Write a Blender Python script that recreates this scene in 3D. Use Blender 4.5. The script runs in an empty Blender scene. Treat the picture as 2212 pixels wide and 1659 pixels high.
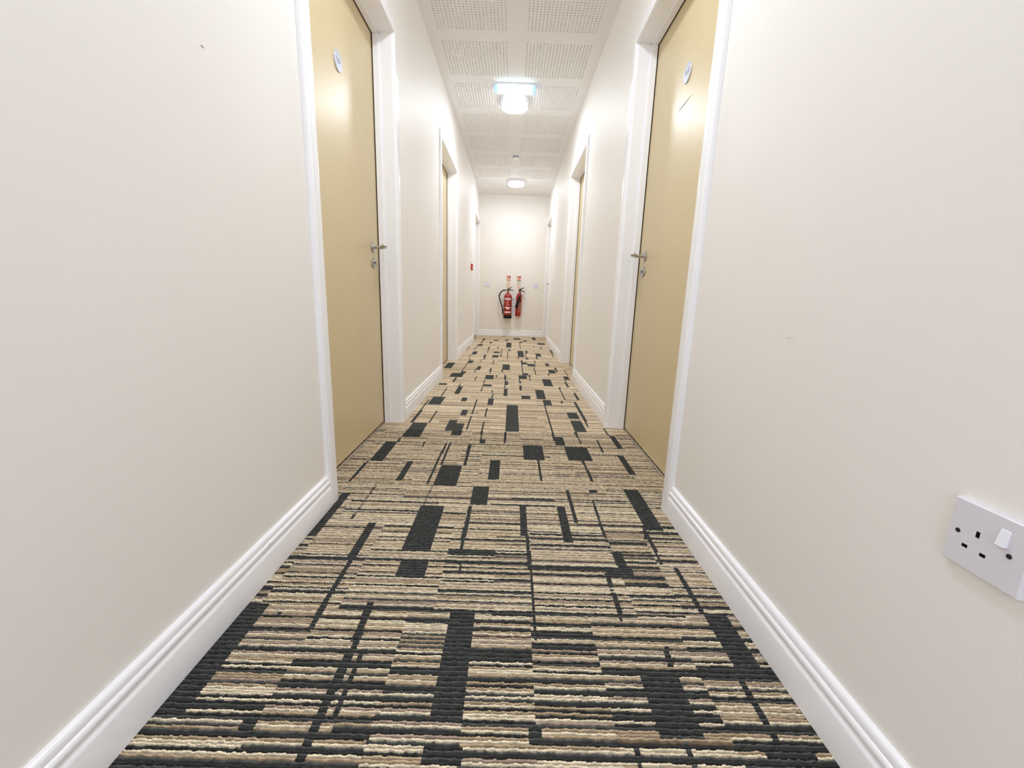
import bpy, bmesh, math, random
import numpy as np
from mathutils import Vector, Matrix

S = bpy.context.scene
COL = S.collection
PI = math.pi

# ------------------------------------------------------------------ camera
W_IMG, H_IMG, FOCAL = 2212, 1659, 902.06
YAW, PITCH, ROLL, CAM_Z = -0.0045, -0.2090, 0.0320, 0.7713
def camera():
    cy, sy, cp, sp = math.cos(YAW), math.sin(YAW), math.cos(PITCH), math.sin(PITCH)
    fwd = Vector((-sy*cp, cy*cp, sp)); right = Vector((cy, sy, 0)); up = right.cross(fwd)
    cr, sr = math.cos(ROLL), math.sin(ROLL)
    r2 = cr*right + sr*up; u2 = -sr*right + cr*up
    m = Matrix((r2, u2, -fwd)).transposed().to_4x4()
    m.translation = (0, 0, CAM_Z)
    cd = bpy.data.cameras.new('camera'); c = bpy.data.objects.new('camera', cd); COL.objects.link(c)
    cd.sensor_fit = 'HORIZONTAL'; cd.sensor_width = 36.0; cd.lens = 36.0*FOCAL/W_IMG
    cd.clip_start = 0.02; cd.clip_end = 60
    c.matrix_world = m
    S.camera = c
camera()

# ------------------------------------------------------------------ world, exposure
wd = bpy.data.worlds.new('world'); S.world = wd; wd.use_nodes = True
wd.node_tree.nodes['Background'].inputs['Color'].default_value = (0.89, 0.94, 1.04, 1)
wd.node_tree.nodes['Background'].inputs['Strength'].default_value = 1.75  # added fill light; enters through the corridor end left open behind the camera
S.view_settings.view_transform = 'Standard'
S.view_settings.look = 'None'
S.view_settings.exposure = 0.2
S.view_settings.gamma = 1.0
S.view_settings.use_curve_mapping = False
S.cycles.max_bounces = 14
S.cycles.diffuse_bounces = 10
S.cycles.glossy_bounces = 5
S.cycles.sample_clamp_indirect = 8
LAMP_POWER = 92.0        # emission strength of the round ceiling diffusers
BAR_POWER = 6.0

# ------------------------------------------------------------------ sizes (metres)
XL, XR, H, YE, YB = -0.652, 0.602, 2.54, 8.08, -1.3
D = 0.098                     # depth of the door reveals
HEAD = 2.04                   # height of the openings
AW, AT = 0.058, 0.018         # architrave width, thickness
ZA = HEAD + 0.005 + AW
WT = 0.16                     # wall thickness
OPEN = {'L': [(1.460, 2.412), (3.865, 4.856), (7.080, 8.062)],
        'R': [(1.458, 2.430), (3.905, 4.893), (7.116, 8.062)]}

# ------------------------------------------------------------------ helpers
def lin(c):
    return tuple((x/12.92 if x <= 0.04045 else ((x+0.055)/1.055)**2.4) for x in (v/255.0 for v in c))

class MB:
    def __init__(s): s.v = []; s.f = []; s.m = []
    def add(s, vs, fs, mi=0):
        o = len(s.v); s.v += [tuple(v) for v in vs]
        s.f += [tuple(i+o for i in f) for f in fs]; s.m += [mi]*len(fs)
    def box(s, a, b, mi=0):
        x0, y0, z0 = [min(p, q) for p, q in zip(a, b)]; x1, y1, z1 = [max(p, q) for p, q in zip(a, b)]
        s.add([(x0,y0,z0),(x1,y0,z0),(x1,y1,z0),(x0,y1,z0),(x0,y0,z1),(x1,y0,z1),(x1,y1,z1),(x0,y1,z1)],
              [(0,3,2,1),(4,5,6,7),(0,1,5,4),(1,2,6,5),(2,3,7,6),(3,0,4,7)], mi)
    def lathe(s, prof, n=48, axis='Z', center=(0,0,0), mi=0, mat=None):
        vs = []; fs = []
        for r, h in prof:
            for k in range(n):
                a = 2*PI*k/n
                vs.append(Vector((r*math.cos(a), r*math.sin(a), h)))
        for i in range(len(prof)-1):
            for k in range(n):
                k2 = (k+1) % n
                fs.append((i*n+k, i*n+k2, (i+1)*n+k2, (i+1)*n+k))
        fs.append(tuple(reversed(range(n)))); fs.append(tuple((len(prof)-1)*n+k for k in range(n)))
        if axis == 'X': R = Matrix.Rotation(PI/2, 3, 'Y')
        elif axis == 'Y': R = Matrix.Rotation(-PI/2, 3, 'X')
        else: R = Matrix.Identity(3)
        if mat is not None: R = mat
        s.add([R @ v + Vector(center) for v in vs], fs, mi)
    def tube(s, pts, rad, n=16, mi=0, flat=1.0, upv=(0,0,1), round_end=True):
        pts = [Vector(p) for p in pts]
        if not hasattr(rad, '__len__'): rad = [rad]*len(pts)
        vs = []; fs = []; L = len(pts)
        rings = []
        ref = Vector(upv)
        for i, p in enumerate(pts):
            t = (pts[min(i+1, L-1)] - pts[max(i-1, 0)]).normalized()
            u = ref.cross(t)
            if u.length < 1e-4: u = Vector((1,0,0)).cross(t)
            u.normalize(); w = t.cross(u).normalized()
            rings.append((p, u, w, rad[i], t))
        if round_end:
            out = []
            p, u, w, r, t = rings[0]
            for q in (0.98, 0.75, 0.4): out.append((p - t*r*q*0.8, u, w, r*math.sqrt(1-q*q)+1e-5, t))
            out += rings
            p, u, w, r, t = rings[-1]
            for q in (0.4, 0.75, 0.98): out.append((p + t*r*q*0.8, u, w, r*math.sqrt(1-q*q)+1e-5, t))
            rings = out
        for p, u, w, r, t in rings:
            for k in range(n):
                a = 2*PI*k/n
                vs.append(p + u*math.cos(a)*r + w*math.sin(a)*r*flat)
        m = len(rings)
        for i in range(m-1):
            for k in range(n):
                k2 = (k+1) % n
                fs.append((i*n+k, i*n+k2, (i+1)*n+k2, (i+1)*n+k))
        fs.append(tuple(reversed(range(n)))); fs.append(tuple((m-1)*n+k for k in range(n)))
        s.add(vs, fs, mi)
    def build(s, name, mats, parent=None, smooth=30, bevel=0, seg=2, fixn=True):
        me = bpy.data.meshes.new(name); me.from_pydata([tuple(v) for v in s.v], [], s.f); me.update()
        if not isinstance(mats, (list, tuple)): mats = [mats]
        for m in mats: me.materials.append(m)
        if any(s.m): me.polygons.foreach_set('material_index', s.m)
        if fixn:
            bm = bmesh.new(); bm.from_mesh(me); bmesh.ops.recalc_face_normals(bm, faces=bm.faces); bm.to_mesh(me); bm.free()
        o = bpy.data.objects.new(name, me); COL.objects.link(o)
        if parent is not None: o.parent = parent
        if bevel:
            b = o.modifiers.new('bevel', 'BEVEL'); b.width = bevel; b.segments = seg; b.limit_method = 'ANGLE'; b.angle_limit = math.radians(40)
        if smooth:
            me.shade_smooth() if hasattr(me, 'shade_smooth') else None
            me.polygons.foreach_set('use_smooth', [True]*len(me.polygons))
            try: me.set_sharp_from_angle(angle=math.radians(smooth))
            except Exception: pass
        return o

def tag(o, label=None, cat=None, group=None, kind=None):
    if label: o['label'] = label
    if cat: o['category'] = cat
    if group: o['group'] = group
    if kind: o['kind'] = kind
    return o
def empty(name, loc):
    o = bpy.data.objects.new(name, None); COL.objects.link(o); o.location = loc
    o.empty_display_size = 0.05
    return o
def copy_tree(o, loc, label, group=None):
    def cp(x, p):
        c = x.copy(); COL.objects.link(c); c.parent = p
        for ch in kids[x]: cp(ch, c)
        return c
    kids = {x: [] for x in bpy.data.objects}
    for x in bpy.data.objects:
        if x.parent: kids[x.parent].append(x)
    r = cp(o, None); r.location = loc; r['label'] = label
    if group: r['group'] = group
    return r

# ------------------------------------------------------------------ materials
def mat(name, rgb, rough=0.5, spec=0.5, metal=0.0, noise=None, bump=None, coat=0.0, emit=None):
    """rgb in sRGB 0..255; noise=(scale, amount, stretch) mixes a little lighter and darker tone; bump=(scale, strength, distance)."""
    m = bpy.data.materials.new(name); m.use_nodes = True
    nt = m.node_tree; b = nt.nodes['Principled BSDF']
    c = lin(rgb)
    b.inputs['Base Color'].default_value = (*c, 1); b.inputs['Roughness'].default_value = rough
    b.inputs['Metallic'].default_value = metal; b.inputs['Specular IOR Level'].default_value = spec
    b.inputs['Coat Weight'].default_value = coat; b.inputs['Coat Roughness'].default_value = 0.08
    tc = nt.nodes.new('ShaderNodeTexCoord')
    if noise:
        sc, amt, st = noise
        mp = nt.nodes.new('ShaderNodeMapping'); mp.inputs['Scale'].default_value = st
        nt.links.new(tc.outputs['Object'], mp.inputs['Vector'])
        n = nt.nodes.new('ShaderNodeTexNoise'); n.inputs['Scale'].default_value = sc; n.inputs['Detail'].default_value = 5
        nt.links.new(mp.outputs[0], n.inputs['Vector'])
        r = nt.nodes.new('ShaderNodeMapRange'); r.inputs[1].default_value = .3; r.inputs[2].default_value = .7
        nt.links.new(n.outputs['Fac'], r.inputs[0])
        mx = nt.nodes.new('ShaderNodeMix'); mx.data_type = 'RGBA'
        mx.inputs[6].default_value = (*[v*(1-amt) for v in c], 1); mx.inputs[7].default_value = (*[min(1, v*(1+amt)) for v in c], 1)
        nt.links.new(r.outputs[0], mx.inputs[0]); nt.links.new(mx.outputs[2], b.inputs['Base Color'])
    if bump:
        sc, stg, dist = bump
        n = nt.nodes.new('ShaderNodeTexNoise'); n.inputs['Scale'].default_value = sc; n.inputs['Detail'].default_value = 3
        nt.links.new(tc.outputs['Object'], n.inputs['Vector'])
        bp = nt.nodes.new('ShaderNodeBump'); bp.inputs['Strength'].default_value = stg; bp.inputs['Distance'].default_value = dist
        nt.links.new(n.outputs['Fac'], bp.inputs['Height']); nt.links.new(bp.outputs[0], b.inputs['Normal'])
    if emit:
        b.inputs['Emission Color'].default_value = (*emit[0], 1); b.inputs['Emission Strength'].default_value = emit[1]
    return m

M_WALL = mat('wall_paint', (243, 240, 236), rough=0.55, spec=0.35, noise=(1.3, 0.012, (1,1,1)), bump=(180, 0.12, 0.0006))
M_CEIL = mat('ceiling_paint', (240, 239, 237), rough=0.8, spec=0.2)
M_TISSUE = mat('ceiling_backing', (190, 186, 180), rough=1.0, spec=0.0)
M_TRIM = mat('white_gloss_paint', (249, 249, 253), rough=0.22, spec=0.5, bump=(60, 0.05, 0.0006))
M_DOOR = mat('pale_veneer', (214, 196, 154), rough=0.38, spec=0.85, noise=(150, 0.035, (1, 1, 0.5)), bump=(300, 0.05, 0.0004))
M_EDGE = mat('door_edge', (96, 70, 48), rough=0.6)
M_SEAL = mat('smoke_seal', (44, 32, 28), rough=0.9, spec=0.1)
M_STEEL = mat('satin_steel', (196, 192, 188), rough=0.28, metal=1.0)
M_STRIP = mat('threshold_metal', (214, 210, 202), rough=0.35, metal=0.8)
M_PLASTIC = mat('white_plastic', (228, 230, 250), rough=0.3, spec=0.5)
M_SOCKET = mat('socket_plastic', (226, 224, 232), rough=0.3, spec=0.5)
M_ROCKER = mat('rocker_plastic', (240, 241, 248), rough=0.25, spec=0.5)
M_DARK = mat('black_plastic', (9, 8, 8), rough=0.5, spec=0.3)
M_HOLE = mat('socket_recess', (34, 30, 27), rough=0.8)
M_RED = mat('red_enamel', (160, 32, 26), rough=0.2, spec=0.5, coat=0.5)
M_REDSIGN = mat('sign_red', (190, 52, 38), rough=0.4)
M_REDBAR = mat('sign_band_red', (196, 92, 76), rough=0.4)
M_BLACKBAR = mat('sign_band_black', (66, 54, 50), rough=0.4)
M_SIGNCREAM = mat('sign_cream', (252, 238, 218), rough=0.4)
M_SIGNGREEN = mat('sign_pale_green', (205, 218, 200), rough=0.4)
M_SIGNPINK = mat('sign_pale_pink', (236, 205, 188), rough=0.4)
M_INK = mat('sign_grey_ink', (130, 130, 118), rough=0.6)
M_LABELWHITE = mat('label_white', (245, 226, 226), rough=0.35)
M_LABELINK = mat('label_ink', (48, 26, 34), rough=0.5)
M_LABELPINK = mat('label_pink', (232, 140, 128), rough=0.4)
M_BROWNLABEL = mat('label_brown', (150, 96, 76), rough=0.4)
M_BRASS = mat('valve_metal', (170, 140, 110), rough=0.3, metal=0.9)
M_DISC = mat('brushed_disc', (205, 208, 220), rough=0.35, metal=0.35)
M_DISCINK = mat('disc_marking', (140, 146, 158), rough=0.5)
M_LAMPWHITE = mat('lamp_housing', (240, 242, 248), rough=0.35, spec=0.4)
M_DIFF = mat('lamp_diffuser', (255, 255, 255), rough=0.5, emit=((0.87, 0.94, 1.04), LAMP_POWER))
M_DRUM = mat('lamp_drum_side', (250, 251, 255), rough=0.5, emit=((0.72, 0.84, 1.05), 0.5))
M_BAREND = mat('emergency_cover_end', (190, 220, 245), rough=0.3, emit=((0.25, 0.55, 1.0), 0.7))
M_BARDIFF = mat('emergency_diffuser', (235, 245, 255), rough=0.4, emit=((0.62, 0.85, 1.0), BAR_POWER))
M_MARK = mat('scuff', (196, 186, 172), rough=0.7)
M_SCRATCH = mat('scratch', (186, 170, 140), rough=0.7)
M_CALLRED = mat('call_point_red', (196, 70, 62), rough=0.35)
RECTS = [[-0.691,-0.583,0.623,0.907],[-0.466,-0.441,0.588,0.617],[-0.302,-0.228,0.59,0.611],[-0.132,-0.069,0.622,0.905],[0.052,0.077,0.591,0.616],[-0.132,-0.063,0.549,0.582],[0.292,0.372,0.603,0.731],[0.505,0.563,0.723,0.921],[0.334,0.365,1.098,1.165],[0.296,0.372,1.047,1.091],[0.469,0.558,0.557,0.596],[-0.314,-0.228,1.145,1.425],[-0.305,-0.224,1.024,1.095],[-0.467,-0.44,1.097,1.295],[-0.64,-0.608,1.205,1.498],[-0.645,-0.586,1.828,2.092],[-0.467,-0.441,1.624,1.836],[-0.305,-0.207,1.597,1.802],[-0.137,-0.071,1.438,1.588],[-0.084,-0.034,1.664,1.88],[0.075,0.182,1.897,2.093],[0.297,0.411,1.904,2.094],[0.546,0.58,1.759,1.981],[0.576,0.609,2.094,2.29],[0.481,0.545,1.295,1.603],[0.048,0.073,1.243,1.438],[0.186,0.22,1.211,1.443],[0.335,0.367,1.569,1.592],[-0.584,-0.487,2.861,3.089],[-0.586,-0.488,2.166,2.43],[-0.367,-0.32,2.29,2.5],[-0.322,-0.266,2.218,2.442],[-0.433,-0.401,3.195,3.472],[-0.365,-0.326,2.975,3.09],[-0.316,-0.276,2.61,2.747],[-0.157,-0.125,2.891,3.086],[-0.019,0.054,2.311,2.91],[-0.047,-0.015,3.182,3.43],[-0.238,-0.161,3.517,3.581],[-0.155,-0.125,2.1,2.164],[0.212,0.284,3.116,3.433],[0.25,0.307,2.932,3.087],[0.087,0.158,3.1,3.209],[0.299,0.375,3.595,3.675],[0.388,0.461,2.609,2.758],[0.387,0.465,2.338,2.568],[0.254,0.304,2.105,2.239],[-0.709,-0.634,4.346,4.71],[-0.579,-0.464,3.884,4.084],[-0.491,-0.454,4.081,4.194],[-0.491,-0.439,4.722,4.899],[-0.359,-0.32,4.309,4.533],[-0.224,-0.197,4.233,4.422],[-0.236,-0.164,3.814,4.026],[-0.087,-0.01,4.343,4.704],[-0.043,-0.018,3.588,3.756],[-0.047,-0.017,3.184,3.439],[-0.239,-0.16,3.511,3.592],[-0.623,-0.546,3.518,3.587],[-0.432,-0.407,3.203,3.471],[-0.365,-0.326,2.983,3.081],[0.131,0.186,4.738,4.898],[0.188,0.275,4.618,4.788],[0.124,0.175,4.072,4.196],[0.086,0.158,3.884,4.065],[0.396,0.446,4.662,4.871],[0.394,0.466,4.223,4.434],[0.3,0.377,3.601,3.903],[0.514,0.569,3.904,4.073],[-0.512,-0.459,7.217,7.48],[-0.509,-0.452,6.367,6.624],[-0.522,-0.465,5.444,5.728],[-0.495,-0.439,4.724,4.92],[-0.359,-0.32,4.327,4.53],[-0.078,-0.002,6.278,6.948],[0.089,0.169,5.327,5.928],[0.045,0.166,7.474,7.723],[-0.111,-0.061,7.21,7.416],[0.376,0.439,7.486,7.947],[0.431,0.549,6.78,7.018],[0.329,0.406,5.42,5.709],[0.196,0.228,5.718,5.975],[-0.236,-0.155,5.217,5.432],[-0.243,-0.163,5.623,5.774],[-0.35,-0.322,5.215,5.422],[-0.344,-0.321,5.996,6.328],[-0.309,-0.23,7.17,7.322],[-0.359,-0.321,6.762,6.969],[-0.214,-0.192,6.125,6.332],[-0.044,-0.013,5.915,6.098],[-0.176,-0.096,7.996,8.135],[0.145,0.186,6.986,7.151],[0.202,0.273,7.193,7.359],[0.555,0.589,5.833,6.142],[0.191,0.223,5.126,5.251]]
LINES = [[-0.337,0.923,-0.328,0.78,0.018],[-0.328,0.78,-0.331,0.68,0.02],[-0.331,0.68,-0.331,0.546,0.018],[-0.305,0.768,-0.307,0.622,0.012],[-0.545,0.881,-0.542,0.866,0.01],[-0.451,1.086,-0.451,0.968,0.011],[-0.451,0.968,-0.446,0.834,0.014],[0.502,0.722,0.501,0.652,0.012],[0.501,0.652,0.501,0.589,0.012],[0.242,0.59,0.24,0.554,0.011],[0.333,0.593,0.334,0.556,0.011],[0.072,1.244,0.074,1.068,0.01],[0.077,1.068,0.075,0.816,0.009],[-0.14,1.277,-0.136,1.156,0.009],[-0.132,1.092,-0.126,1.05,0.008],[0.373,0.803,0.368,0.755,0.012],[0.332,1.302,0.331,1.161,0.011],[0.295,1.062,0.295,0.969,0.011],[0.295,0.969,0.292,0.88,0.011],[0.476,1.31,0.471,1.111,0.011],[0.507,1.092,0.507,0.91,0.011],[-0.533,1.587,-0.534,1.317,0.011],[-0.648,1.826,-0.652,1.602,0.011],[-0.328,2.066,-0.331,1.6,0.011],[-0.307,2.068,-0.307,1.812,0.011],[-0.198,2.077,-0.198,1.801,0.011],[-0.307,1.594,-0.308,1.425,0.011],[-0.135,1.429,-0.133,1.225,0.011],[0.147,1.893,0.146,1.661,0.011],[0.363,1.9,0.366,1.676,0.011],[0.492,2.137,0.486,2.014,0.011],[0.246,1.585,0.246,1.333,0.011],[0.337,1.505,0.329,1.254,0.011],[0.336,1.499,0.465,1.504,0.011],[0.472,1.292,0.467,1.256,0.011],[0.018,1.497,0.183,1.5,0.011],[-0.059,1.439,0.184,1.448,0.011],[-0.485,2.702,-0.485,2.433,0.011],[-0.594,2.99,-0.589,2.423,0.011],[-0.584,2.159,-0.583,2.09,0.011],[-0.241,3.044,-0.245,2.638,0.011],[-0.243,2.594,-0.242,2.323,0.011],[-0.152,2.805,-0.153,2.59,0.011],[-0.156,2.48,-0.151,2.138,0.011],[-0.525,3.383,-0.523,3.107,0.011],[-0.143,3.366,-0.135,3.097,0.011],[-0.201,2.075,-0.201,1.951,0.011],[-0.017,2.299,-0.02,2.11,0.011],[-0.305,2.095,-0.308,1.942,0.011],[-0.328,2.093,-0.323,1.941,0.011],[-0.441,2.093,-0.44,2.027,0.011],[0.255,3.068,0.253,2.174,0.011],[0.491,3.059,0.488,2.443,0.011],[0.391,2.338,0.392,2.137,0.011],[0.429,3.557,0.424,3.109,0.011],[0.532,3.378,0.529,3.122,0.011],[0.516,3.701,0.509,3.581,0.011],[0.493,2.206,0.485,2.016,0.011],[0.093,3.585,0.089,3.387,0.011],[0.392,3.086,0.391,3.009,0.011],[0.427,3.562,0.521,3.565,0.011],[0.423,3.105,0.528,3.11,0.011],[0.067,2.602,0.181,2.606,0.011],[0.579,2.427,0.578,2.288,0.011],[-0.498,5.061,-0.495,4.077,0.011],[-0.364,4.368,-0.36,4.101,0.011],[-0.206,4.245,-0.201,4.093,0.011],[-0.233,3.783,-0.237,3.622,0.011],[-0.24,3.509,-0.238,3.316,0.011],[-0.052,4.062,-0.043,3.454,0.011],[-0.09,4.34,-0.086,4.182,0.011],[-0.14,3.345,-0.139,3.102,0.011],[-0.511,3.858,-0.51,3.654,0.011],[-0.438,3.583,-0.434,3.201,0.011],[-0.525,3.385,-0.523,3.106,0.011],[-0.62,3.521,-0.62,3.325,0.011],[-0.326,3.951,-0.327,3.739,0.011],[-0.136,4.048,-0.135,3.919,0.011],[-0.204,5.02,-0.2,4.617,0.011],[-0.333,5.202,-0.329,5.062,0.011],[-0.333,5.054,-0.362,5.027,0.011],[-0.362,5.027,-0.355,4.81,0.011],[0.13,5.055,0.126,4.114,0.011],[0.252,4.547,0.252,4.113,0.011],[0.251,4.106,0.305,4.104,0.011],[0.283,5.053,0.28,4.782,0.011],[0.088,3.873,0.089,3.681,0.011],[0.091,3.591,0.09,3.408,0.011],[0.391,4.229,0.384,4.068,0.011],[0.49,4.578,0.489,4.318,0.011],[0.582,4.487,0.572,4.121,0.011],[0.513,3.88,0.508,3.566,0.011],[0.189,4.08,0.187,3.809,0.011],[-0.488,7.142,-0.492,6.72,0.013],[-0.515,6.584,-0.526,5.87,0.013],[-0.518,5.425,-0.525,5.114,0.013],[-0.495,5.063,-0.496,4.326,0.013],[-0.321,6.051,-0.323,5.627,0.013],[-0.045,5.886,-0.042,5.12,0.013],[-0.135,6.098,-0.132,5.299,0.013],[0.14,7.036,0.136,6.139,0.013],[0.092,5.307,0.093,5.129,0.013],[0.202,5.726,0.192,5.208,0.013],[0.128,5.043,0.123,4.104,0.013],[0.466,6.598,0.448,6.217,0.013],[0.348,6.165,0.445,6.184,0.013],[0.347,6.567,0.348,6.36,0.013],[0.574,5.861,0.55,5.406,0.013],[0.333,5.442,0.328,5.198,0.013],[-0.324,5.257,-0.32,5.024,0.013],[-0.233,5.196,-0.235,5.118,0.013],[-0.706,8.039,-0.636,7.25,0.013],[-0.623,6.252,-0.621,5.872,0.013],[0.288,5.039,0.281,4.793,0.013]]
# ------------------------------------------------------------------ carpet: loop pile rows that run across the corridor
def carpet_material():
    m = bpy.data.materials.new('loop_pile_carpet'); m.use_nodes = True
    nt = m.node_tree; b = nt.nodes['Principled BSDF']; b.inputs['Roughness'].default_value = 0.9
    b.inputs['Specular IOR Level'].default_value = 0.12
    at = nt.nodes.new('ShaderNodeAttribute'); at.attribute_name = 'yarn'
    tc = nt.nodes.new('ShaderNodeTexCoord')
    # every loop of yarn has its own slight tone
    mp = nt.nodes.new('ShaderNodeMapping'); mp.inputs['Scale'].default_value = (1, 166.6667, 1)
    nt.links.new(tc.outputs['Object'], mp.inputs['Vector'])
    sx = nt.nodes.new('ShaderNodeSeparateXYZ'); nt.links.new(mp.outputs[0], sx.inputs[0])
    def mth(op, a_, b_=None, k=None):
        q = nt.nodes.new('ShaderNodeMath'); q.operation = op; nt.links.new(a_, q.inputs[0])
        if b_ is not None: nt.links.new(b_, q.inputs[1])
        if k is not None: q.inputs[1].default_value = k
        return q.outputs[0]
    ya = mth('ADD', sx.outputs[1], k=0.12); row = mth('FLOOR', ya)
    xo = mth('ADD', mth('MULTIPLY', sx.outputs[0], k=112.0), mth('MULTIPLY', row, k=0.37))
    cb = nt.nodes.new('ShaderNodeCombineXYZ'); nt.links.new(mth('FLOOR', xo), cb.inputs[0]); nt.links.new(row, cb.inputs[1])
    fl = cb
    wn = nt.nodes.new('ShaderNodeTexWhiteNoise'); wn.noise_dimensions = '2D'; nt.links.new(fl.outputs[0], wn.inputs['Vector'])
    n2 = nt.nodes.new('ShaderNodeTexNoise'); n2.inputs['Scale'].default_value = 380; n2.inputs['Detail'].default_value = 2
    nt.links.new(tc.outputs['Object'], n2.inputs['Vector'])
    r1 = nt.nodes.new('ShaderNodeMapRange'); r1.inputs[3].default_value = 0.80; r1.inputs[4].default_value = 1.20
    nt.links.new(wn.outputs['Value'], r1.inputs[0])
    r2 = nt.nodes.new('ShaderNodeMapRange'); r2.inputs[1].default_value = .3; r2.inputs[2].default_value = .7
    r2.inputs[3].default_value = 0.82; r2.inputs[4].default_value = 1.14
    nt.links.new(n2.outputs['Fac'], r2.inputs[0])
    mu = nt.nodes.new('ShaderNodeMath'); mu.operation = 'MULTIPLY'
    nt.links.new(r1.outputs[0], mu.inputs[0]); nt.links.new(r2.outputs[0], mu.inputs[1])
    vm = nt.nodes.new('ShaderNodeVectorMath'); vm.operation = 'SCALE'
    nt.links.new(at.outputs['Color'], vm.inputs[0]); nt.links.new(mu.outputs[0], vm.inputs['Scale'])
    nt.links.new(vm.outputs[0], b.inputs['Base Color'])
    bp = nt.nodes.new('ShaderNodeBump'); bp.inputs['Strength'].default_value = 0.5; bp.inputs['Distance'].default_value = 0.001
    nt.links.new(n2.outputs['Fac'], bp.inputs['Height']); nt.links.new(bp.outputs[0], b.inputs['Normal'])
    return m
M_CARPET = carpet_material()

PALETTE = np.array([lin((240, 225, 195)), lin((190, 169, 139)), lin((180, 160, 143)), lin((112, 95, 82)), lin((66, 67, 65)), lin((208, 190, 162)), lin((70, 62, 54))])
P_ROW = 0.0060
YF0 = -0.198
def carpet_pattern(nrow, nx, x0, dx):
    rng = np.random.RandomState(11)
    C = np.zeros((nrow, nx), np.int8)
    def seq(n, dark, far):
        out = []
        while len(out) < n:
            if far:
                out += list(rng.choice([0, 1, 2, 5], size=rng.randint(2, 5)))
                if rng.rand() < dark: out += [rng.choice([3, 4])]
            else:
                out += [0]
                if rng.rand() < .80: out += [rng.choice([1, 1, 2])]
                if rng.rand() < (.15 if dark > .35 else .45): out += [rng.choice([1, 2, 5])]
                if rng.rand() < (.25 if dark > .35 else .40): out += [0, rng.choice([1, 2])]
                if rng.rand() < dark*2.0: out += [4]*rng.choice([1, 1, 2, 2, 3] if dark > .35 else [1, 1, 1, 2])
                elif rng.rand() < .3: out += [3]
                if rng.rand() < dark*.6: out += [1]
        return np.array(out[:n], np.int8)
    j = 0
    while j < nrow:
        y = YF0 + j*P_ROW
        n = int(rng.uniform(.16, .42)/P_ROW)
        n = min(n, nrow-j)
        dark = .54 if y < .80 else (.42 if y < 1.15 else (.20 if y < 2.0 else (.17 if y < 2.8 else .09)))
        far = y > 2.2
        base = seq(n, dark, far)
        C[j:j+n] = base[:, None]
        x = x0 - rng.uniform(0, .2)
        while x < x0 + nx*dx:
            w = rng.uniform(.09, .34)
            a = max(0, int((x-x0)/dx)); b_ = min(nx, int((x+w-x0)/dx))
            if b_ > a:
                own = seq(n, dark*rng.uniform(.3, 1.2), far)
                keep = rng.rand(n) < rng.choice([.15, .5, .85])
                # rows change tone in short runs, not one by one
                own = np.where(keep, base, own)
                C[j:j+n, a:b_] = own[:, None]
            x += w
        j += n
    def put(xa, xb, ya, yb):
        a = max(0, int(round((xa-x0)/dx))); b_ = min(nx, int(round((xb-x0)/dx)))
        r0 = max(0, int(round((ya-YF0)/P_ROW))); r1 = min(nrow, max(r0+1, int(round((yb-YF0)/P_ROW))))
        if b_ <= a: b_ = a+1
        C[r0:r1, a:b_] = 4
    for xa, xb, ya, yb in RECTS:
        if ya < .63 and xa < -.6: xa = -.85
        put(xa, xb, ya, yb)
    for x1, y1, x2, y2, w in LINES:
        if abs(y2-y1) < .012:
            put(min(x1, x2), max(x1, x2), (y1+y2)/2-.006, (y1+y2)/2+.006); continue
        if y1 > y2: x1, y1, x2, y2 = x2, y2, x1, y1
        y = y1
        while y <= y2:
            t = (y-y1)/(y2-y1); x = x1+(x2-x1)*t
            put(x-w/2, x+w/2, y, y+P_ROW*.9); y += P_ROW
    return C

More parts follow.
